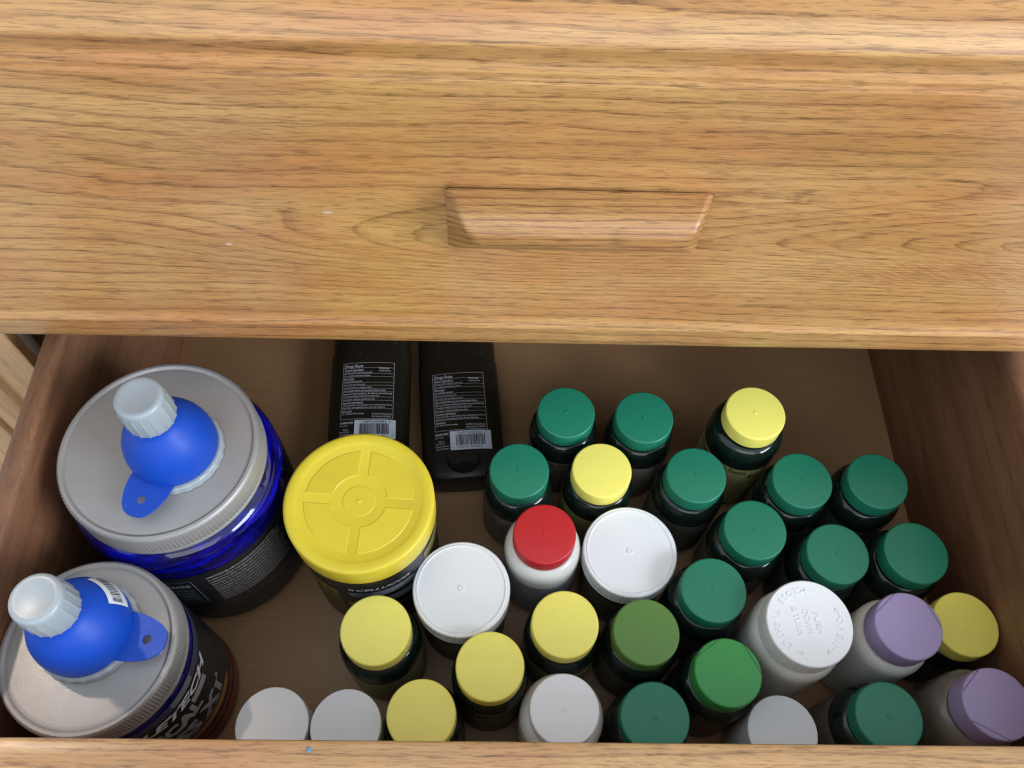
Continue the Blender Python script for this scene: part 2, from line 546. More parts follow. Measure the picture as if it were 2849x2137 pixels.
def make_pull(parent, cx, yf, zt, mat):
    """wooden finger pull: wide base on the front, narrow rounded nose"""
    secs = [(yf, .0574, zt - .0016, zt - .0393), (yf - .0009, .0576, zt - .0014, zt - .0395), (yf - .0012, .0590, zt, zt - .0405), (yf - .0035, .0578, zt + .0001, zt - .0385), (yf - .0060, .0565, zt + .0001, zt - .0350),
            (yf - .0090, .0553, zt, zt - .0312), (yf - .0120, .0541, zt - .0003, zt - .0270), (yf - .0145, .0531, zt - .0009, zt - .0235), (yf - .0165, .0521, zt - .0019, zt - .0205),
            (yf - .0182, .0510, zt - .0034, zt - .0178), (yf - .0194, .0499, zt - .0050, zt - .0160), (yf - .0201, .0490, zt - .0063, zt - .0153)]
    V, Fc = [], []

    def ring(y, hw, top, bot, br):
        P = []
        q = 0.0030 * min(1, max(0, (yf - y) / 0.0205))
        cs = [(hw - br, top - br, 0), (-(hw - br), top - br, PI / 2), (-(hw - q - br), bot + br, PI), ((hw - q - br), bot + br, 1.5 * PI)]
        for (x, z, a) in cs:
            for k in range(5):
                b = a + k * PI / 8
                P.append((cx + x + br * math.cos(b), y, z + br * math.sin(b)))
        return P
    rings = [ring(y, hw, t_, b_, 0.0026 if i < 9 else 0.0018) for i, (y, hw, t_, b_) in enumerate(secs)]
    rings.append(ring(yf - .0206, .0470, zt - .0068, zt - .0152, .0014))
    rings.append(ring(yf - .0212, .0452, zt - .0078, zt - .0148, .0012))
    L = len(rings[0])
    for r in rings: V += r
    for j in range(len(rings) - 1):
        for i in range(L):
            k = (i + 1) % L
            Fc.append([j * L + i, j * L + k, (j + 1) * L + k, (j + 1) * L + i])
    Fc.append([(len(rings) - 1) * L + i for i in range(L)])
    Fc.append([i for i in range(L)][::-1])
    o = mesh('handle', V, Fc, mat, parent, sharp=28)
    bm = bmesh.new()
    bm.from_mesh(o.data)
    bmesh.ops.recalc_face_normals(bm, faces=bm.faces[:])
    bm.to_mesh(o.data)
    bm.free()
    return o


# closed drawer above the open one
cd = sweep('drawer', front_profile(YP, 0.1765, 0.4430), X0, X1, 'x', M['oak_front'], chest)
tag(cd, 'closed drawer with moulded oak front and wooden pull')
make_pull(cd, 0.0357, YP, 0.3085, M['oak_pull'])
# small worn spots on the varnish
def fleck(px, pz, w, h, mat, parent, y=YP - 0.0001):
    n = 9
    V = [(px, y - 0.0002, pz)] + [(px + w * math.cos(2 * PI * k / n) * random.uniform(.6, 1.1), y, pz + h * math.sin(2 * PI * k / n) * random.uniform(.6, 1.1)) for k in range(n)]
    return mesh('scuff', V, [[0, 1 + k, 1 + (k + 1) % n] for k in range(n)], mat, parent)
M['scuff'] = plastic('worn_varnish', (0.50, 0.33, 0.24), 0.6)
fleck(-0.1285, 0.2655, 0.0026, 0.0011, M['scuff'], cd)
fleck(-0.0775, 0.2895, 0.0034, 0.0012, M['scuff'], cd)

# open drawer
WT = 0.161          # height of the drawer sides
YB = 0.462
od = sweep('drawer', [(0.0317 + .003, -0.085), (0.0317 + .0005, -0.082), (0.0317, -0.075), (0.0317, 0.158), (0.0325, 0.168), (0.0345, 0.1755), (0.0375, 0.1790), (0.0415, 0.1800), (0.0500, 0.1800), (0.0514, 0.1793), (0.0519, 0.1778), (0.0519, -0.085)],
           X0, X1, 'x', M['oak_top'], chest)
tag(od, 'open drawer pulled out below the closed one, oak front and brown sides')
make_pull(od, 0.0357, 0.0317, 0.045, M['oak_pull'])
XL, XR = -0.2535, 0.3070


def side_prof(xi, xo):
    s = 1 if xo > xi else -1
    return [(xi, -0.012), (xi, WT - 0.004), (xi + s * 0.0008, WT - 0.0015), (xi + s * 0.0026, WT - 0.0002), (xi + s * 0.0050, WT), (xo - s * 0.0035, WT), (xo - s * 0.0012, WT - 0.0010), (xo, WT - 0.0035), (xo, -0.012)]


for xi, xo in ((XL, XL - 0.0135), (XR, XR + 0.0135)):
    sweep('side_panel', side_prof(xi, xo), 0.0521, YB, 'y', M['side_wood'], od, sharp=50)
bevelled('back_panel', XL + .0002, XR - .0002, YB - 0.012, YB - 0.0002, 0.0, WT - 0.012, M['side_wood'], od)
bevelled('bottom_panel', XL + 0.0002, XR - 0.0002, 0.0522, YB - 0.0125, -0.006, 0.0, M['floor_board'], od, w=0.0003)
# little teal paint speck on the top edge of the open drawer's front
sp = [(0, 0, 0.0006)] + [(0.0013 * math.cos(k * PI / 4) * random.uniform(.5, 1.1), 0.0017 * math.sin(k * PI / 4) * random.uniform(.5, 1.1), 0) for k in range(8)]
s_ = mesh('paint_speck', [(a - 0.0796, b + 0.0478, c_ + 0.1801) for a, b, c_ in sp], [[0, 1 + k, 1 + (k + 1) % 8] for k in range(8)], M['teal_speck'], od)

# lower closed drawer, carcass and stiles
ld = sweep('drawer', [(YP, -0.400), (YP, -0.095), (YP + .002, -0.090), (YP + .02, -0.0895), (YP + .02, -0.400)], X0, X1, 'x', M['oak_top'], chest)
make_pull(ld, 0.0357, YP, -0.20, M['oak_pull'])
CX0, CX1 = -0.4137, 0.4720
# left stile profile (x,y) going left from the opening: flat, groove, bead, groove, flat
YS = 0.283


def stile_prof(m):
    L = [(-0.2983, YS + 0.0075), (-0.2983, YS + .0006), (-0.2990, YS), (-0.3200, YS), (-0.3206, YS + 0.0006), (-0.3215, YS + 0.0042), (-0.3290, YS + 0.0048), (-0.3305, YS + 0.0042)]
    for k in range(9):
        a = PI * k / 8
        L.append((-0.3437 + 0.0130 * math.cos(a), YS + 0.0040 - 0.0062 * math.sin(a)))
    L += [(-0.3572, YS + 0.0046), (-0.3600, YS + 0.0042), (-0.3606, YS + 0.0008), (-0.3614, YS), (CX0 + .004, YS), (CX0, YS + 0.004), (CX0, YS + 0.0075)]
    if m: L = [(0.0585 - a, b) for a, b in L]
    return L


sweep('stile', stile_prof(False), -0.42, 0.445, 'z', M['oak_stile'], chest)
sweep('stile', stile_prof(True), -0.42, 0.445, 'z', M['oak_stile'], chest)
for (a, b) in ((CX0, -0.2983), (0.3568, CX1)):
    bevelled('stile_core', a + 0.0003, b - 0.0001 if a < 0 else b - 0.0003, YS + 0.0077, YS + 0.016, -0.42, 0.445, M['raw_edge'], chest, w=0.0003)
bevelled('side', CX0 + .0005, CX0 + 0.016, YS + 0.0162, 0.70, -0.42, 0.445, M['oak_stile'], chest)
bevelled('side', CX1 - 0.016, CX1 - .0005, YS + 0.0162, 0.70, -0.42, 0.445, M['oak_stile'], chest)
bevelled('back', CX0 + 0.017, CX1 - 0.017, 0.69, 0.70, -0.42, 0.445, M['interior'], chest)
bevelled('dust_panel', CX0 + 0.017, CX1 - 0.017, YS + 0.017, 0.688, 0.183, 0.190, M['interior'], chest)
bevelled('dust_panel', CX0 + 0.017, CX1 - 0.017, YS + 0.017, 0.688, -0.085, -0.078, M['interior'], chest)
bevelled('top', CX0 - 0.012, CX1 + 0.012, YP - 0.008, 0.712, 0.4455, 0.462, M['oak_top'], chest, w=0.004, seg=3)

# ------------------------------------------------------------------ bottles
NSEG = 96


def cap_mesh(rc, hc, bev=0.0012, ribs=0.00010, nub=True, dish=0.0):
    """profile from the skirt up, z from 0 to hc"""
    p = [(rc - 0.0014, 0.0004), (rc - 0.0002, 0.0), (rc + 0.0001, 0.0004), (rc, hc - bev)]
    p += [(rc - bev + bev * math.cos(a), hc - bev + bev * math.sin(a)) for a in (PI / 8, PI / 4, 3 * PI / 8, PI / 2)]
    if dish:
        p += [(rc - bev - 0.0010, hc), (rc - bev - 0.0016, hc - dish), ]
        top = hc - dish
    else:
        top = hc
    if nub:
        p += [(0.0013, top), (0.0011, top + 0.00035), (0.0005, top + 0.0004), (0.0, top + 0.0001)]
    else:
        p += [(0.0, top)]
    rib = (lambda i, j: (ribs if i % 2 else -ribs) if j in (2, 3) else 0.0) if ribs else None
    return lathe(p, 144, rib)


def body_prof(rb, rn, zt, zs, foot=0.004):
    """zt: top of neck, zs: where the straight wall starts"""
    p = [(0.0, 0.0012), (rb - foot - 0.002, 0.0012), (rb - foot, 0.0)]
    p += [(rb - foot + foot * math.sin(a), foot - foot * math.cos(a)) for a in (PI / 6, PI / 3, PI / 2)]
    n = 10
    zsh = zt - 0.0030
    zs = max(zs, zsh - 0.0105)
    p.append((rb, zs))
    for i in range(1, n + 1):
        a = PI / 2 * i / n
        p.append((rn + 0.0010 + (rb - rn - 0.0010) * math.cos(a), zs + (zsh - zs) * math.sin(a)))
    p += [(rn + 0.0009, zsh + 0.0004), (rn, zsh + 0.0008), (rn, zt), (rn - 0.001, zt + 0.001), (0.0, zt + 0.001)]
    return p


def bottle(x, y, rc, rb, z, cap='green', body='dark_body', label='label_grey', desc='', cat='bottle', group=None, hc=0.0125, name='supplement_bottle', rot=0.0, ribs=0.0001, nub=True, texts=(), lab_top=None, ink='ink_black', bev=0.0012, shoulder=0.017, dish=0.0):
    root = empty(name, (x, y, 0.0), rot)
    tag(root, desc, cat, group)
    zt = z - hc
    rn = rc - 0.0028
    bd = mesh('bottle', *lathe(body_prof(rb, rn, zt, zt - shoulder), NSEG), M[body], root)
    cp = mesh('cap', *cap_mesh(rc, hc, bev, ribs, nub, dish), M[cap], root, sharp=30)
    cp.location.z = zt + 0.0004
    if label:
        lt = (zt - shoulder - 0.0025) if lab_top is None else lab_top
        lb = sheet('label', cyl_map(rb + 0.00022, 0, 0), -2 * PI * 0.47 * rb, 2 * PI * 0.47 * rb, 0.006, lt, M[label], bd, nu=80)
        lb.rotation_euler.z = math.radians(-60)
        if texts:
            pcs = []
            f = cyl_map(rb + 0.0004, 0, 0)
            for (s, a, zz, w, h, b) in texts:
                if s == '|':
                    u = math.radians(a) * rb
                    pcs.append(rect2d(u, zz, u + w, zz + h, 10))
                else:
                    pcs.append(fit_text(s, math.radians(a) * rb, zz, w, h, b))
            lt_ = flat_art('lettering', pcs, f, M[ink], lb)
            lt_.rotation_euler.z = math.radians(60)
    return root, cp


def facts(a_end, zt, rb, head=0.0040, n=4, w=0.036):
    """'Supplement Facts' heading ending at angle a_end (deg), with rule lines"""
    a0 = a_end - math.degrees(w / rb)
    T = [('Supplement Facts', a0 + 1, zt - head - 0.0012, w * 0.96, head, 0.02), ('|', a0, zt - head - 0.0022, w, 0.0004, 0), ('|', a0, zt - 0.0006, w, 0.0003, 0)]
    q = ['Serving Size 1 Tablet', 'Amount Per Serving  % Daily Value', 'Vitamin C 500 mg   556%', 'Vitamin D3 25 mcg   125%', 'Magnesium 250 mg   60%']
    for k in range(n):
        T.append((q[k % 5], a0 + 1, zt - head - 0.0052 - 0.0030 * k, w * (0.6 + 0.07 * (k % 3)), 0.0015, 0))
        T.append(('|', a0, zt - head - 0.0058 - 0.0030 * k, w, 0.00018, 0))
    return T


GG = 'green capped supplement bottles'
GY = 'yellow capped supplement bottles'
g_list = [
    (0.0478, 0.2690, .0193, .0231, .085, 'dark green capped bottle in the back row, nearest to the black sticks', 'label_grey', 1),
    (0.1001, 0.2662, .0195, .0234, .085, 'green capped bottle in the back row, second from the black sticks', 'label_grey', 0),
    (0.0164, 0.2261, .0193, .0232, .085, 'green capped bottle directly behind the red cap, at the near end of the black sticks', 'label_grey', 2),
    (0.1308, 0.2246, .0195, .0234, .085, 'green capped bottle in front and left of the tall yellow capped bottle', 'label_dark', 0),
    (0.1992, 0.2219, .0195, .0234, .085, 'green capped bottle immediately to the right of the tall yellow capped bottle', 'label_dark', 0),
    (0.2485, 0.2224, .0195, .0234, .085, 'rearmost green capped bottle near the right side of the drawer, bare floor behind it', 'label_dark', 0),
    (0.1646, 0.1888, .0198, .0237, .083, 'green capped bottle right of the large white lid, ringed by other green caps', 'label_dark', 0),
    (0.2133, 0.1733, .0194, .0232, .085, 'green capped bottle just behind the embossed white push-down cap', 'label_dark', 0),
    (0.2625, 0.1746, .0198, .0237, .085, 'green capped bottle beside the right drawer side, behind the purple cap', 'label_dark', 0),
    (0.1331, 0.1490, .0198, .0238, .087, 'green capped bottle directly behind the bright grass green cap, left of the embossed white cap', 'label_dark', 0),
    (0.0929, 0.0771, .0195, .0234, .083, 'green capped bottle against the drawer front, next to the white capped white bottle', 'label_dark', 0),
    (0.2248, 0.0784, .0191, .0229, .085, 'green capped bottle against the drawer front, left of the smoky bottle with purple cap', 'label_grey', 3),
]
for (x, y, rc, rb, z, d, lab, tx) in g_list:
    T = ()
    zt = z - .0125 - .017 - .0025
    if tx == 1: T = facts(-72, zt, rb)
    if tx == 2:
        T = [('|', -190, zt - 0.0012, 0.07, 0.0003, 0), ('SUPPLEMENT', -175, zt - 0.0042, 0.022, 0.0020, 0), ('FLEX', -168, zt - 0.0110, 0.016, 0.0045, 0.03), ('DIETARY SUPPLEMENT', -165, zt - 0.016, 0.024, 0.0020, 0), ('100 TABLETS', -160, zt - 0.021, 0.018, 0.0020, 0)]
    if tx == 3: T = [('TABLETS  DIETARY SUPPLEMENT', -230, zt - 0.0040, 0.04, 0.0022, 0), ('|', -235, zt - 0.0055, 0.045, 0.0003, 0), ('Distributed by', -225, zt - 0.0095, 0.02, 0.002, 0)]
    bottle(x, y, rc, rb, z, 'green', 'dark_body', lab, d, 'bottle', GG, texts=T, ink='ink_black' if tx != 3 else 'ink_white')

bottle(0.0911, 0.1241, .0195, .0234, .085, 'olive', 'dark_body', 'label_dark', 'dark bottle with flat olive green cap, right of a yellow cap', 'bottle', nub=False)
fb, fcap = bottle(0.1355, 0.1008, .0193, .0232, .089, 'bright_green', 'dark_body', 'label_dark', 'dark bottle with bright grass green flip-top cap', 'bottle', nub=False, hc=0.0150)

y_list = [
    (0.1704, 0.2628, .0196, .0249, .100, 'tall dark green bottle with yellow cap and olive facts label, alone at the back', 'label_olive', 1),
    (0.0698, 0.2271, .0193, .0232, .085, 'yellow capped bottle between two green caps behind the large white lid', 'label_olive', 0),
    (-0.0669, 0.1228, .0204, .0245, .088, 'yellow capped dark bottle in front of the big yellow lidded tub', 'label_olive', 2),
    (-0.0002, 0.1027, .0195, .0228, .090, 'yellow capped bottle overlapping the front of the left large white lid', 'label_dark', 0),
    (0.0434, 0.1279, .0198, .0232, .086, 'yellow capped bottle left of the olive green cap, in front of the red cap', 'label_olive', 0),
    (-0.0380, 0.0771, .0193, .0226, .085, 'yellow capped bottle against the drawer front, right of the flat white lids', 'label_dark', 0),
]
for (x, y, rc, rb, z, d, lab, tx) in y_list:
    sh = 0.021 if tx == 1 else 0.017
    zt = z - .0125 - sh - .0025
    T = ()
    if tx == 1:
        T = facts(-86, zt, rb, head=0.0046, n=6, w=0.044)
        T += [('C', -84, zt - 0.0125, 0.0075, 0.0065, 0.05)]
    if tx == 2: T = [('|', -150, zt - 0.0030, 0.05, 0.0004, 0), ('Dietary Supplement', -130, zt - 0.009, 0.024, 0.0026, 0), ('100 Softgels', -125, zt - 0.014, 0.016, 0.0024, 0)]
    bottle(x, y, rc, rb, z, 'yellow', 'dark_body', lab, d, 'bottle', GY, texts=T, nub=(z == .100), shoulder=sh)
bottle(0.2861, 0.1326, .0196, .0206, .078, 'yellow2', 'dark_body', 'label_dark', 'short bottle with darker mustard yellow cap wedged beside the right drawer side', 'bottle', nub=False)

# white bottles
bottle(0.0417, 0.0800, .0195, .0245, .088, 'white', 'white_body', None, 'white bottle with plain white cap against the drawer front', 'bottle', shoulder=0.020, ribs=0.0)
rb_ = .0243
zt = .092 - .0125 - .018 - .0025
T = [('Keep bottle tightly closed.', -135, zt - 0.0035, 0.020, 0.0018, 0), ('Store at room temperature', -135, zt - 0.0065, 0.018, 0.0014, 0), ('protect from light and moisture', -135, zt - 0.0092, 0.020, 0.0014, 0), ('|', -85, zt - 0.015, 0.0003, 0.012, 0),
     ('|', -137, zt - 0.0012, 0.04, 0.0003, 0), ('EXP 08/21', -80, zt - 0.006, 0.012, 0.0018, 0), ('NDC 0904', -80, zt - 0.010, 0.012, 0.0018, 0)]
bottle(0.0318, 0.1810, .0193, rb_, .092, 'red', 'white_body', 'label_white', 'glossy white bottle with bright red cap', 'bottle', texts=T, shoulder=0.018, ribs=0.0)


def chord(parent, rc, z, pts, mat=M['line'], wd=0.00035):
    """narrow dark hinge gaps across a flip cap; pts in local xy"""
    for (a, b) in pts:
        a, b = Vector(a), Vector(b)
        d = (b - a).normalized()
        n = Vector((-d.y, d.x)) * wd / 2
        P = [a + n, b + n, b - n, a - n]
        V = [(p.x, p.y, zz) for zz in (z - 0.0006, z + 0.00005) for p in P]
        mesh('hinge_gap', V, [[4, 5, 6, 7][::-1], [0, 1, 5, 4], [1, 2, 6, 5], [2, 3, 7, 6], [3, 0, 4, 7]], mat, parent, smooth=False)


def ang(r, a): return (r * math.cos(math.radians(a)), r * math.sin(math.radians(a)))


def flip(cp, rc, hc, a, b):
    r = rc - 0.0004
    chord(cp, rc, hc, [(ang(r, a[0]), ang(r, a[1])), (ang(r, b[0]), ang(r, b[1]))])


flip(fcap, .0193, .0150, (98, 152), (55, -2))
pb, pcap = bottle(0.2401, 0.1255, .0195, .0230, .100, 'purple', 'white_body', None, 'white bottle with lavender flip-top cap beside the mustard cap', 'bottle', 'lavender capped bottles', nub=False, hc=0.0165, shoulder=0.018, ribs=0.0)
flip(pcap, .0195, .0165, (102, 158), (48, -2))
pb2, pcap2 = bottle(0.2773, 0.0825, .0192, .0240, .105, 'purple', 'smoke_body', None, 'smoky see-through bottle with lavender flip-top cap in the front right corner', 'bottle', 'lavender capped bottles', nub=False, hc=0.0165, shoulder=0.020, ribs=0.0)
flip(pcap2, .0192, .0165, (110, 160), (208, 275))
mesh('contents', *lathe([(0, .003), (.0215, .003), (.0220, .010), (.0220, .052), (.016, .056), (0, .055)], 48), M['pills'], pb2)

# child-proof push-down cap
root, pc = bottle(0.1829, 0.1265, .0250, .0280, .100, 'white', 'white_body', None, 'white bottle with ribbed push-down cap embossed OPEN and CLOSE TIGHTLY', 'bottle', nub=False, hc=0.0165, ribs=0.0, bev=0.0008, shoulder=0.016)
bpy.data.objects.remove(pc)
ribf = lambda i, j: (0.00028 if i % 2 else -0.00028) if j in (3, 4) else 0.0
pp = [(.0232, 0.0004), (.0246, 0.0), (.0250, 0.0006), (.0250, 0.0055), (.0250, 0.0148), (.0249, 0.0158), (.0243, 0.0165), (0, 0.0165)]
pc = mesh('cap', *lathe(pp, 160, ribf), M['white'], root, sharp=30)
pc.location.z = .100 - .0165 + .0004


def emboss(name, pieces, z, mat, parent, hgt=0.0004):
    V2, Fc = merge(*pieces)
    n = len(V2)
    V = [(u, v, z + hgt) for u, v in V2] + [(u, v, z - 0.0002) for u, v in V2]
    cnt = {}
    for f in Fc:
        for i in range(len(f)):
            a, b = f[i], f[(i + 1) % len(f)]
            cnt[(a, b)] = cnt.get((a, b), 0) + 1
    side = [[b, a, a + n, b + n] for (a, b) in cnt if (b, a) not in cnt]
    return mesh(name, V, [list(f) for f in Fc] + side, mat, parent, smooth=False)


def ring_text(s, R, a_start, a_end, h, inward, bold=0.01):
    """letters one by one round a circle; inward: tops point to the centre, reading anticlockwise"""
    out = []
    n = len(s)
    for i, ch in enumerate(s):
        if ch == ' ': continue
        a = math.radians(a_start + (a_end - a_start) * i / (n - 1))
        V, Fc = text2d(ch, bold, 0)
        xs = [p[0] for p in V]
        mx = (min(xs) + max(xs)) / 2
        sc = h / 0.72
        if inward:
            ux, uy = Vector((-math.sin(a), math.cos(a))), Vector((-math.cos(a), -math.sin(a)))
        else:
            ux, uy = Vector((math.sin(a), -math.cos(a))), Vector((math.cos(a), math.sin(a)))
        c0 = Vector((R * math.cos(a), R * math.sin(a)))
        out.append(([tuple(c0 + ux * (p[0] - mx) * sc * 0.9 + uy * (p[1] * sc)) for p in V], Fc))
    return out


pcs = ring_text('CLOSE TIGHTLY', .0205, 98, 226, .0034, True)
pcs += ring_text('OPEN', .0162, 4, -40, .0038, False)


def rot_text(s, cx, cy, w, h, deg, bold=0.01):
    V, Fc = fit_text(s, -w / 2, -h / 2, w, h, bold)
    a = math.radians(deg)
    return [(cx + p[0] * math.cos(a) - p[1] * math.sin(a), cy + p[0] * math.sin(a) + p[1] * math.cos(a)) for p in V], Fc


pcs += [rot_text('PUSH', .0052, .0000, .0120, .0032, -82), rot_text('DOWN', -.0005, .0006, .0135, .0032, -82), rot_text('& TURN', -.0066, .0010, .0165, .0032, -82)]


def strip(p):
    V, Fc = [], []
    for i, (a, b) in enumerate(p):
        d = Vector(p[min(i + 1, len(p) - 1)]) - Vector(p[max(i - 1, 0)])
        d.normalize()
        n = Vector((-d.y, d.x)) * 0.0002
        V += [(a + n.x, b + n.y), (a - n.x, b - n.y)]
        if i: Fc.append([2 * i - 2, 2 * i - 1, 2 * i + 1, 2 * i])
    return V, Fc


for a0, a1 in ((74, 92), (-46, -66), (236, 250), (10, 28)):
    pcs.append(strip([ang(.0186, a0 + (a1 - a0) * k / 6) for k in range(7)]))
    tip = ang(.0186, a1)
    pcs.append(strip([ang(.0170, a1 - (a1 - a0) * .3), tip, ang(.0202, a1 - (a1 - a0) * .3)]))
emboss('embossed_lettering', pcs, .0165, M['white'], pc)

# wide white lidded jars
GJ = 'jars with large ribbed white lids'
for (x, y, r, z, d) in ((-0.0183, 0.1502, .0293, .080, 'jar with large white ribbed lid, nearest to the yellow lidded tub'), (0.0865, 0.1770, .0294, .074, 'jar with large white ribbed lid, right of the red cap')):
    root = empty('supplement_jar', (x, y, 0))
    tag(root, d, 'jar', GJ)
    rb = r * .93
    body = mesh('jar', *lathe([(0, .001), (rb - .005, .001), (rb - .004, 0), (rb - .001, .0015), (rb, .004), (rb, z - .020), (rb - .001, z - .017), (rb - .003, z - .0155), (rb - .003, z - .012), (0, z - .012)], 96), M['amber_body'], root)
    sheet('label', cyl_map(rb + .0002, 0, 0), -.47 * 2 * PI * rb, .47 * 2 * PI * rb, .006, z - .024, M['label_dark'], body, nu=80)
    h = .0150
    p = [(r - .0012, .0003), (r + .0002, 0), (r + .0002, .0012), (r, .0015), (r, h - .0006), (r - .0006, h), (r * .935, h), (r * .925, h + .0004), (r * .91, h + .0004), (r * .90, h - .0002), (.0019, h - .0002), (.0017, h + .0004), (.0009, h + .0004), (.0007, h - .0002), (0, h - .0002)]
    rf = lambda i, j: (.00022 if i % 2 else -.00022) if j in (3, 4) else 0
    ld_ = mesh('lid', *lathe(p, 220, rf), M['white'], root, sharp=30)
    ld_.location.z = z - h

# flat matt white lids by the drawer front
GF = 'small bottles with flat matt white lids'
for (x, y, r, z, d) in ((-0.1215, 0.0722, .0202, .078, 'flat matt white lid by the drawer front, nearest to the blue jars'), (-0.0803, 0.0720, .0197, .078, 'flat matt white lid by the drawer front, left of the yellow cap'), (0.1681, 0.0720, .0200, .070, 'flat greyish white lid by the drawer front, beside the bright grass green cap')):
    root = empty('pill_bottle', (x, y, 0))
    tag(root, d, 'bottle', GF)
    rb = r * .95
    mesh('bottle', *lathe([(0, .001), (rb - .003, .001), (rb - .001, 0), (rb, .002), (rb, z - .016), (rb - .002, z - .013), (rb - .002, z - .010), (0, z - .010)], 80), M['white_body'], root)
    c_ = mesh('cap', *lathe([(r - .001, 0), (r, .0004), (r, .0126), (r - .0004, .0130), (0, .0130)], 128, lambda i, j: (.00012 if i % 2 else -.00012) if j in (1, 2) else 0), M['flat_white'], root, sharp=30)
    c_.location.z = z - .0130

# ------------------------------------------------------------------ yellow lidded tub
tub = empty('powder_tub', (-0.0783, 0.1890, 0))
tag(tub, 'black powder tub with big yellow lid with raised cross pattern', 'tub')
RT = .0422
tb = mesh('tub', *lathe([(0, .001), (RT - .006, .001), (RT - .004, 0), (RT - .001, .0015), (RT, .005), (RT, .100), (RT - .001, .102), (RT - .003, .104), (RT - .003, .110), (0, .110)], 128), M['black_plastic'], tub)
lidz = .122
rl = .0440
hl = .0185
p = [(rl - .0015, .0003), (rl - .0001, 0), (rl, .0006), (rl, .0168), (rl - .0003, .0177), (rl - .0011, .0183), (rl - .0024, .0185), (rl - .0055, .0183), (rl - .0070, .0179), (rl - .0082, .01745), (0, .01745)]
tl = mesh('lid', *lathe(p, 128), M['tub_yellow'], tub, sharp=45)
tl.location.z = lidz - hl


def sector(r0, r1, a0, a1, half, z, h, n=24):
    """raised panel between two arms of the cross (arms have constant width)"""
    def edge(r, a0_, a1_, k):
        d0 = math.asin(half / r)
        return [ang(r, a0_ + math.degrees(d0) + (a1_ - a0_ - 2 * math.degrees(d0)) * i / k) for i in range(k + 1)]
    out = edge(r1, a0, a1, n)
    inn = edge(r0, a0, a1, n // 2)[::-1]
    P = [Vector(q) for q in out + inn]
    c0 = sum(P, Vector((0, 0))) / len(P)
    n_ = len(P)
    V = [(q.x, q.y, z - .0002) for q in P]
    Q = []
    for i, q in enumerate(P):
        a, b = P[i - 1], P[(i + 1) % n_]
        d = (b - a).normalized()
        Q.append(q + Vector((-d.y, d.x)) * .0005)
    V += [(q.x, q.y, z + h) for q in Q]
    Fc = [[i, (i + 1) % n_, n_ + (i + 1) % n_, n_ + i] for i in range(n_)]
    k = n + 1
    m = n // 2 + 1
    # bridge top between outer and inner edges
    for i in range(n):
        j = int(i / n * (m - 1))
        j2 = int((i + 1) / n * (m - 1))
        A, B = n_ + i, n_ + i + 1
        Cc, D = n_ + k + (m - 1 - j), n_ + k + (m - 1 - j2)
        Fc.append([A, B, D, Cc] if Cc != D else [A, B, D])
    return V, Fc


secs = [sector(.0160, .0322, a, a + 90, .0027, .01745, .00028) for a in (-3, 87, 177, 267)]
secs.append(lathe([(.0096, .01735), (.0093, .0177), (.0012, .0177), (.0009, .0180), (0, .0181)], 48))
rp = mesh('raised_panels', *merge(*secs), M['tub_yellow'], tl, sharp=25)
ft = cyl_map(RT + .00025, 0, 0)
lab = sheet('label', ft, -2.9 * RT, 2.9 * RT, .006, .0985, M['label_black'], tb, nu=120)
lab.rotation_euler.z = math.radians(-60)
ft = cyl_map(RT + .0005, 0, 0)
d2u = lambda a, R=RT: math.radians(a) * R


def part_art(name, pcs, mat, par, rz=60, f=ft):
    o = flat_art(name, pcs, f, mat, par)
    o.rotation_euler.z = math.radians(rz)
    return o


# brand word, with a small hexagon mark, a slate ribbon below it
part_art('lettering', [fit_text('CELLUCOR', d2u(-94), .0838, d2u(-48) - d2u(-94), .0036, .012, .35)], M['ink_white'], lab)
hx = [(d2u(-98.5) + .0018 * math.cos(k * PI / 3), .0855 + .0018 * math.sin(k * PI / 3)) for k in range(6)]
hi = [(d2u(-98.5) + .0010 * math.cos(k * PI / 3), .0855 + .0010 * math.sin(k * PI / 3)) for k in range(6)]
part_art('emblem', [(hx + hi, [[k, (k + 1) % 6, 6 + (k + 1) % 6, 6 + k] for k in range(6)])], M['ink_white'], lab)


def round_rect(u0, v0, u1, v1, r, n=5, nu=14):
    P = []
    for (cu, cv, a) in ((u1 - r, v1 - r, 0), (u0 + r, v1 - r, 90), (u0 + r, v0 + r, 180), (u1 - r, v0 + r, 270)):
        P += [(cu + r * math.cos(math.radians(a + 90 * k / n)), cv + r * math.sin(math.radians(a + 90 * k / n))) for k in range(n + 1)]
    return P, [list(range(len(P)))]


def ribbon(u0, u1, v0, v1, n=30, cut=0.0016):
    V, Fc = [], []
    for i in range(n + 1):
        s = i / n
        u = u0 + (u1 - u0) * s
        c_ = cut * (1 - min(1, min(s, 1 - s) * n / 3)) ** 2
        V += [(u, v0 + c_), (u, v1 - c_)]
        if i: Fc.append([2 * i - 2, 2 * i, 2 * i + 1, 2 * i - 1])
    return V, Fc


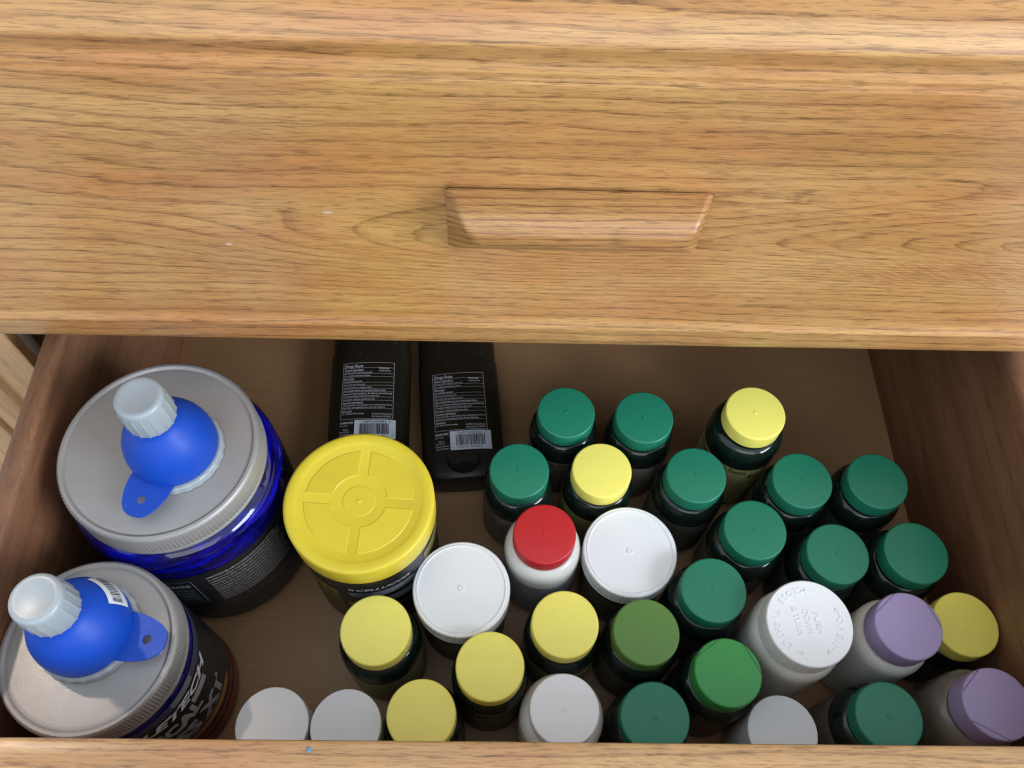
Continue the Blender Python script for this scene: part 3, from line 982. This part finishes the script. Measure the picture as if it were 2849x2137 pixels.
part_art('ribbon', [ribbon(d2u(-102), d2u(-42), .0715, .0800)], M['slate'], lab)
part_art('ribbon', [ribbon(d2u(-96), d2u(-30), .0560, .0655)], M['ink_grey'], lab)
part_art('panel', [rect2d(d2u(-150), .0070, d2u(-112), .0780, 16)], M['ochre'], lab)
part_art('panel', [rect2d(d2u(-106), .0500, d2u(-96), .0600, 6)], M['ochre'], lab)
part_art('panel', [rect2d(d2u(-30), .078, d2u(10), .092, 16)], M['ochre'], lab)
part_art('panel', [rect2d(d2u(-38), .0070, d2u(10), .050, 16)], M['ochre'], lab)
ft2 = cyl_map(RT + .0008, 0, 0)
part_art('printed_lines', [rect2d(d2u(a), .010, d2u(a) + .0006, .074 - .004 * (k % 3), 1) for k, a in enumerate(range(-148, -112, 4))], M['ink_black'], lab, f=ft2)
part_art('lettering', [fit_text('EXPLOSIVE ENERGY', d2u(-28), .0805, .020, .0035, .01, .2)], M['ink_black'], lab, f=ft2)
part_art('lettering', [fit_text('PRE-WORKOUT', d2u(-36), .040, .022, .005, .02, .2)], M['ink_black'], lab, f=ft2)
part_art('lettering', [fit_text('DIETARY SUPPLEMENT', d2u(-36), .033, .024, .0026)], M['ink_black'], lab, f=ft2)
part_art('lettering', [fit_text('30 SERVINGS', d2u(-84), .044, .024, .004, .02)], M['ink_white'], lab, f=ft2)
part_art('lettering', [fit_text('NET WT. 13.7 OZ', d2u(-84), .012, .02, .0026)], M['ink_white'], lab, f=ft2)

# ------------------------------------------------------------------ blue jars


def silver_lid(parent, r, ztop, h=.0185):
    p = [(r - .0020, .0004), (r + .0004, 0), (r + .0006, .0005), (r + .0004, .0018), (r, .0024), (r, h - .0024), (r - .0004, h - .0012), (r - .0014, h - .0002), (r - .0028, h), (r - .0036, h - .0004), (r - .0043, h - .0012), (r - .0052, h - .0010), (r - .0065, h - .0008), (0, h - .0008)]
    rf = lambda i, j: (.00030 if i % 2 else -.00030) if j in (4, 5) else 0
    o = mesh('lid', *lathe(p, 300, rf), M['silver'], parent, sharp=32)
    o.location.z = ztop - h
    return o


j1 = empty('protein_jar', (-0.1876, 0.2067, 0))
tag(j1, 'larger translucent cobalt blue jar with silver lid, behind the other blue jar', 'jar', 'blue jars with silver lids')
PB = [(0, .001), (.050, .001), (.053, 0), (.0565, .003), (.0580, .010), (.0595, .030), (.0605, .060), (.0609, .095), (.0609, .104), (.0608, .114), (.0605, .1205), (.0598, .1240), (.0586, .1268), (.0568, .1288), (.0545, .1302), (.0528, .1308), (.0525, .1355), (.0525, .1400), (0, .1400)]
b1 = mesh('jar', *lathe(PB, 160), M['cobalt'], j1, sharp=50)
silver_lid(j1, .0554, .153)


def rfun_b1(z):
    for (r0, z0), (r1, z1) in zip(PB[3:], PB[4:]):
        if z0 <= z <= z1: return r0 + (r1 - r0) * (z - z0) / max(1e-6, z1 - z0) + .0003
    return .061


f1 = cyl_map(.0609, 0, 0, rfun_b1)
lab = sheet('label', f1, d2u(-175, .0609), d2u(120, .0609), .010, .1055, M['label_black'], b1, nu=120, nv=8)
f1b = cyl_map(.0609, 0, 0, lambda z: rfun_b1(z) + .0002)
D = lambda a: d2u(a, .0609)
para = ['DIRECTIONS: Mix with (1) rounded scoop of powder with water', 'or juice in a shaker cup and drink immediately after workout.', 'Loading Phase: (Days 1-5): Mix with (1) serving with 8 oz of water', 'twice daily. On training days consume one serving before and', 'one serving after exercise. Maintenance: (Day 6 and on) drink one', 'serving daily. Read the entire label before use and follow it.', 'WARNING: Not to be used by anyone under 18 years of age.', 'Consult a physician before using this product if you have any', 'medical condition. Keep out of reach of children. Store in a cool', 'dry place. Contents are sold by weight, not by volume; settling', 'may occur. Do not exceed the recommended serving in any day.']
pcs = []
zz = .0955
for k, s in enumerate(para):
    pcs.append(fit_text(s, D(-70), zz, (D(-22) - D(-70)) * (1.0 if k % 3 else .93), .0021, .012))
    zz -= .0042
flat_art('lettering', pcs, f1b, M['ink_white'], lab)
zb = .0955
pcs = [rect2d(D(-78.4), .058, D(-78), .0985, 1), rect2d(D(-150), .0982, D(-78), .0985, 30), rect2d(D(-150), .058, D(-78), .0583, 30), fit_text('Supplement Facts', D(-80), .0885, D(-80) - D(-128), .0058, .02, 0, 'R'),
       rect2d(D(-150), .0815, D(-80), .0820, 30), rect2d(D(-150), .0745, D(-80), .0748, 30), rect2d(D(-150), .0680, D(-80), .0683, 30), fit_text('Amount Per Serving  % DV', D(-81), .0765, .020, .0022, 0, 0, 'R'), fit_text('Calories 310   Sugars 12 g', D(-81), .0700, .020, .0022, 0, 0, 'R'), fit_text('Carbohydrate 75 g  27%', D(-81), .0630, .020, .0022, 0, 0, 'R')]
flat_art('lettering', pcs, f1b, M['ink_blue'], lab)
pcs = [rect2d(D(-70), .0415, D(-20), .0417, 30)]
flat_art('rule_line', pcs, f1b, M['ink_white'], lab)

j2 = empty('protein_jar', (-0.2078, 0.1017, 0))
tag(j2, 'smaller dark blue jar with silver lid and orange striped label, in the front left corner', 'jar', 'blue jars with silver lids')
PB2 = [(0, .001), (.039, .001), (.041, 0), (.0435, .0025), (.0443, .008), (.0443, .110), (.0436, .1135), (.0425, .1155), (.0425, .122), (0, .122)]
b2 = mesh('jar', *lathe(PB2, 160), M['cobalt'], j2, sharp=50)
silver_lid(j2, .0453, .135)
R2 = .0443
f2 = cyl_map(R2 + .0003, 0, 0)
lab = sheet('label', f2, d2u(-170, R2), d2u(150, R2), .006, .1065, M['label_black'], b2, nu=120)
D2 = lambda a: d2u(a, R2)


def layer(k): return cyl_map(R2 + .0003 + .0002 * k, 0, 0)


flat_art('print', [rect2d(D2(-170), .098, D2(150), .1062, 90)], layer(1), M['navy'], lab)
flat_art('print', [rect2d(D2(-34), .0985, D2(-11), .1058, 10)], layer(2), M['slate'], lab)
flat_art('print', [rect2d(D2(-24), .0765, D2(-4), .0835, 10)], layer(1), M['ink_grey'], lab)
flat_art('lettering', [fit_text('MUSCLETECH', D2(-118), .0860, D2(9) - D2(-118), .0085, .035, .35)], layer(1), M['ink_silver'], lab)
flat_art('lettering', [fit_text('CLINICAL', D2(-98), .0655, D2(-20) - D2(-98), .0135, .055, 0), fit_text('MASS XT', D2(-84), .0455, D2(3) - D2(-84), .0145, .055, 0)], layer(1), M['ink_grey'], lab)
flat_art('stripe', [ribbon(D2(-110), D2(10), .0335, .0395, 60, .004)], layer(1), M['ink_orange'], lab)
flat_art('stripe', [rect2d(D2(-70), .0080, D2(40), .0190, 40)], layer(1), M['ink_maroon'], lab)
flat_art('stripe', [rect2d(D2(-90), .0235, D2(30), .0275, 40)], layer(1), M['ink_maroon'], lab)
flat_art('lettering', [fit_text('1000 mg EXTRA STRENGTH FORMULA', D2(-60), .0415, .045, .0022, 0)], layer(1), M['ink_white'], lab)

# ------------------------------------------------------------------ powder funnels on the blue jars
FP = [(.0240, .0050), (.0243, .0075), (.0245, .0120), (.0241, .0165), (.0230, .0215), (.0212, .0260), (.0188, .0302), (.0160, .0340), (.0135, .0368), (.0118, .0390), (.0110, .0420)]


def funnel(x, y, z, tab_deg, desc, sticker):
    root = empty('powder_funnel', (x, y, z))
    tag(root, desc, 'funnel', 'blue funnel bottles standing on the silver lids')
    # base ring
    rf = lambda i, j: (.00018 if (i // 3) % 2 else -.00018) if j in (3, 4) else 0
    base = mesh('base_cap', *lathe([(0, .0004), (.0235, .0004), (.0245, 0), (.0258, .0008), (.0258, .0050), (.0250, .0058), (.0238, .0060), (0, .0060)], 144, rf), M['funnel_grey'], root, sharp=35)
    dome = mesh('dome', *lathe([(.0225, .0062)] + FP[1:] + [(.0110, .0430), (0, .0430)], 96), M['funnel_blue'], root, sharp=45)
    # carrying tab with a hole
    L0, L1, rt = .0050, .0435, .0098
    N = 32
    out = []
    for k in range(N):
        a = 2 * PI * k / N
        hole = (L1 - .0098 + .0024 * math.cos(a), .0024 * math.sin(a))
        # outline: egg shape, wide at the dome, round at the end
        cx = (L0 + L1) / 2
        px = cx + (L1 - L0) / 2 * math.cos(a)
        wd = .0135 + (.0112 - .0135) * ((px - L0) / (L1 - L0))
        py = wd * math.copysign(abs(math.sin(a)) ** 0.75, math.sin(a))
        out.append(((px, py), hole))
    V, Fc = [], []
    zt_, zb_ = .0088, .0074
    for zz_ in (zt_, zb_):
        for o_, h_ in out: V += [(o_[0], o_[1], zz_), (h_[0], h_[1], zz_)]
    for k in range(N):
        m = (k + 1) % N
        Fc.append([2 * k, 2 * m, 2 * m + 1, 2 * k + 1])
        Fc.append([2 * N + 2 * k, 2 * N + 2 * k + 1, 2 * N + 2 * m + 1, 2 * N + 2 * m])
        Fc.append([2 * k, 2 * N + 2 * k, 2 * N + 2 * m, 2 * m])
        Fc.append([2 * k + 1, 2 * m + 1, 2 * N + 2 * m + 1, 2 * N + 2 * k + 1])
    tab = mesh('tab', V, Fc, M['funnel_tab'], root)
    tab.rotation_euler.z = math.radians(tab_deg)
    # ribbed cap
    NR = 162
    rf2 = lambda i, j: (.0005 if (i % 9) < 2 else 0) if j in (2, 3) else ((.0003 if (i % 9) < 2 else 0) if j == 1 else 0)
    cp = mesh('cap', *lathe([(.0105, .0002), (.0126, 0), (.0128, .0006), (.0124, .0150), (.0123, .0170), (.0121, .0188), (.0114, .0200), (.0104, .0205), (.0088, .0204), (.0070, .0200), (0, .0198)], NR, rf2), M['funnel_grey'], root, sharp=40)
    cp.location.z = .0435
    if sticker:
        def dm(a, s, off):
            s = max(0, min(len(FP) - 1.001, s))
            i = int(s)
            t_ = s - i
            r = FP[i][0] * (1 - t_) + FP[i + 1][0] * t_ + off
            zz_ = FP[i][1] * (1 - t_) + FP[i + 1][1] * t_ + off * .5
            return (r * math.cos(a), r * math.sin(a), zz_)
        a0, a1 = math.radians(22), math.radians(76)
        lb = sheet('sticker', lambda u, v: dm(u, v, .0003), a0, a1, 2.6, 5.6, M['paper'], dome, nu=16, nv=8)
        pcs = []
        a = a0 + .06
        while a < a1 - .06:
            w = random.choice((.010, .018, .026))
            pcs.append(rect2d(a, 3.6, a + w, 5.0, 1))
            a += w + random.choice((.012, .02, .03))
        V2, F2 = merge(*pcs)
        mesh('barcode', [dm(u, v, .0006) for u, v in V2], F2, M['ink_black'], lb, smooth=False)
    return root


funnel(-0.1765, 0.2040, .1523, -108, 'blue dome funnel with grey cap on the larger jar, tab pointing to the front', False)
funnel(-0.2083, 0.1085, .1343, -9, 'blue dome funnel with barcode sticker, on the smaller jar, tab pointing right', True)

# ------------------------------------------------------------------ deodorant sticks lying on their backs
NE = 2.7
HW, HH, LEN = .0305, .0150, .148


def stick(x, y, rz, desc, code, num, num2):
    root = empty('deodorant_stick', (x, y, 0), math.radians(rz))
    tag(root, desc, 'deodorant', 'black deodorant sticks lying on the drawer floor')
    rows = []
    V, Fc = [], []
    N = 64
    ys = [0, .0006, .002, .005, .010, .020, .060, .095, .0975, .0978, .0985, .120, .140, .145, .148]
    sc = [.80, .86, .90, .935, .955, .985, 1.0, 1.0, 1.0, .975, .975, .975, .96, .92, .80]
    for yy, s in zip(ys, sc):
        for i in range(N):
            a = 2 * PI * i / N
            cx, cz = math.cos(a), math.sin(a)
            V.append((HW * s * math.copysign(abs(cx) ** (2 / NE), cx), yy, HH + HH * (s if s > .9 else s) * math.copysign(abs(cz) ** (2 / NE), cz)))
    for j in range(len(ys) - 1):
        for i in range(N):
            k = (i + 1) % N
            Fc.append([j * N + k, j * N + i, (j + 1) * N + i, (j + 1) * N + k])
    Fc.append(list(range(N)))
    Fc.append([(len(ys) - 1) * N + i for i in range(N)][::-1])
    body = mesh('case', V, Fc, M['stick'], root, sharp=40)

    def surf(u, v, off=.0003):
        q = max(0.0, 1 - abs(u / HW) ** NE) ** (1 / NE)
        s = 1.0 if v > .03 else .965
        return (u, v, HH + HH * q * s + off)
    # thumb grip: a shallow dish with a rim
    dish = [(.0128, -.0001), (.0124, .0006), (.0116, .0004), (.0095, -.0006 + .0008), (.0, .0004)]
    dv, df = lathe([(r, z) for r, z in dish][::-1], 48)
    mesh('thumb_dial', [(p[0], .0145 + p[1] * .9, surf(p[0] * .8, .0145, 0)[2] - .0004 + p[2]) for p in dv], df, M['black_plastic'], body)
    x0, x1 = -.0195, .0190
    y0, y1 = .0372, .0855
    pcs = []
    lw = .00022
    pcs += [rect2d(x0, y0, x0 + lw, y1, 1), rect2d(x1 - lw, y0, x1, y1, 1), rect2d(x0, y1 - lw, x1, y1, 24), rect2d(x0, y0, x1, y0 + lw, 24)]
    W_ = x1 - x0
    lines = [('Drug Facts', .37, .0025, .02, 1), ('Active ingredient', .38, .0018, .02, 0), ('Aluminum zirconium tetrachlorohydrex 20%', .55, .0012, .01, 1), ('Use  reduces underarm wetness', .52, .0013, .01, 1), ('Warnings', .20, .0016, .02, 0), ('For external use only', .36, .0013, .02, 1), ('Do not use on broken skin', .42, .0013, .01, 1), ('Stop use if rash or irritation occurs', .55, .0013, .01, 1),
             ('Ask a doctor before use if you have kidney disease', .82, .0013, .02, 1), ('Keep out of reach of children. If swallowed, get medical help', .95, .0013, .02, 0), ('or contact a Poison Control Center right away', .70, .0013, .01, 1), ('Directions  apply to underarms only', .62, .0014, .01, 1), ('Inactive ingredients', .40, .0016, .02, 0),
             ('cyclopentasiloxane, stearyl alcohol, C12-15 alkyl benzoate, PPG-14', .95, .0012, .01, 0), ('butyl ether, hydrogenated castor oil, talc, fragrance', .82, .0012, .01, 1), ('Questions or comments?', .52, .0017, .02, 0), ('call 1-800-555-0100 weekdays', .42, .0012, .01, 0)]
    v = y1 - .0008
    for (s, w, h, b, rule) in lines:
        v -= h + .00075
        pcs.append(fit_text(s, x0 + .0009, v, W_ * w, h, b, .25 if h > .0015 else 0))
        if rule:
            v -= .00062
            pcs.append(rect2d(x0, v, x1, v + .00016, 24))
    pcs += [fit_text('Purpose', x0 + W_ * .70, y1 - .0058, W_ * .20, .0017, .02, .25), fit_text('Antiperspirant', x0 + W_ * .70, y1 - .0078, W_ * .23, .0012, .01), fit_text('© 2019 A.P. Deauville, LLC', x0 + W_ * .60, y0 + .0034, W_ * .38, .0013, .01), fit_text('New Brunswick, NJ 08901', x0 + W_ * .60, y0 + .0014, W_ * .36, .0012, .01),
            fit_text('POWER STICK', x0, .0336, .0098, .0016, .03), fit_text('for men', x0, .0316, .0060, .0011, .01), fit_text('MADE IN USA', x0 + .0025, .0285, .0055, .0011, .01), fit_text('NET WT 2.0 OZ', x0, .0266, .0095, .0011, .01), fit_text('powerstick.com', x0, .0246, .0095, .0011, .01), fit_text('ALWAYS FRESH', x0, .0224, .0095, .0010, .01)]
    flat_art('lettering', pcs, surf, M['ink_stick'], body)
    # barcode sticker with rounded corner
    sx0, sx1, sy0, sy1 = -.0088, .0212, .0212, .0362
    st_ = sheet('sticker', lambda u, v: surf(u, v, .0006), sx0, sx1, sy0, sy1, M['paper'], body, nu=12, nv=2)
    pcs = []
    u = sx0 + .0042
    while u < sx1 - .0045:
        w = random.choice((.00022, .00038, .0006))
        pcs.append(rect2d(u, .0245, u + w, .0330, 1))
        u += w + random.choice((.00028, .0004, .0006))
    pcs += [fit_text(code, sx0 + .0058, .0336, .0200, .0019, .0), fit_text(num, sx0 + .0050, .0222, .0082, .0017, 0), fit_text(num2, sx0 + .0146, .0222, .0082, .0017, 0), fit_text('8', sx0 + .0010, .0222, .0009, .0017), fit_text('7', sx1 - .0022, .0230, .0009, .0015)]
    flat_art('barcode', pcs, lambda u, v: surf(u, v, .0009), M['ink_black'], st_)
    return root


stick(-0.0205, 0.2455, 5.3, 'black deodorant stick lying down, the right one, its sticker and thumb dial in full view', '0107224AT61 1', '10241', '00053')
stick(-0.0922, 0.2530, 2.6, 'black deodorant stick lying face down, its end hidden by the yellow lidded tub', '120922F401 1', '10241', '00020')
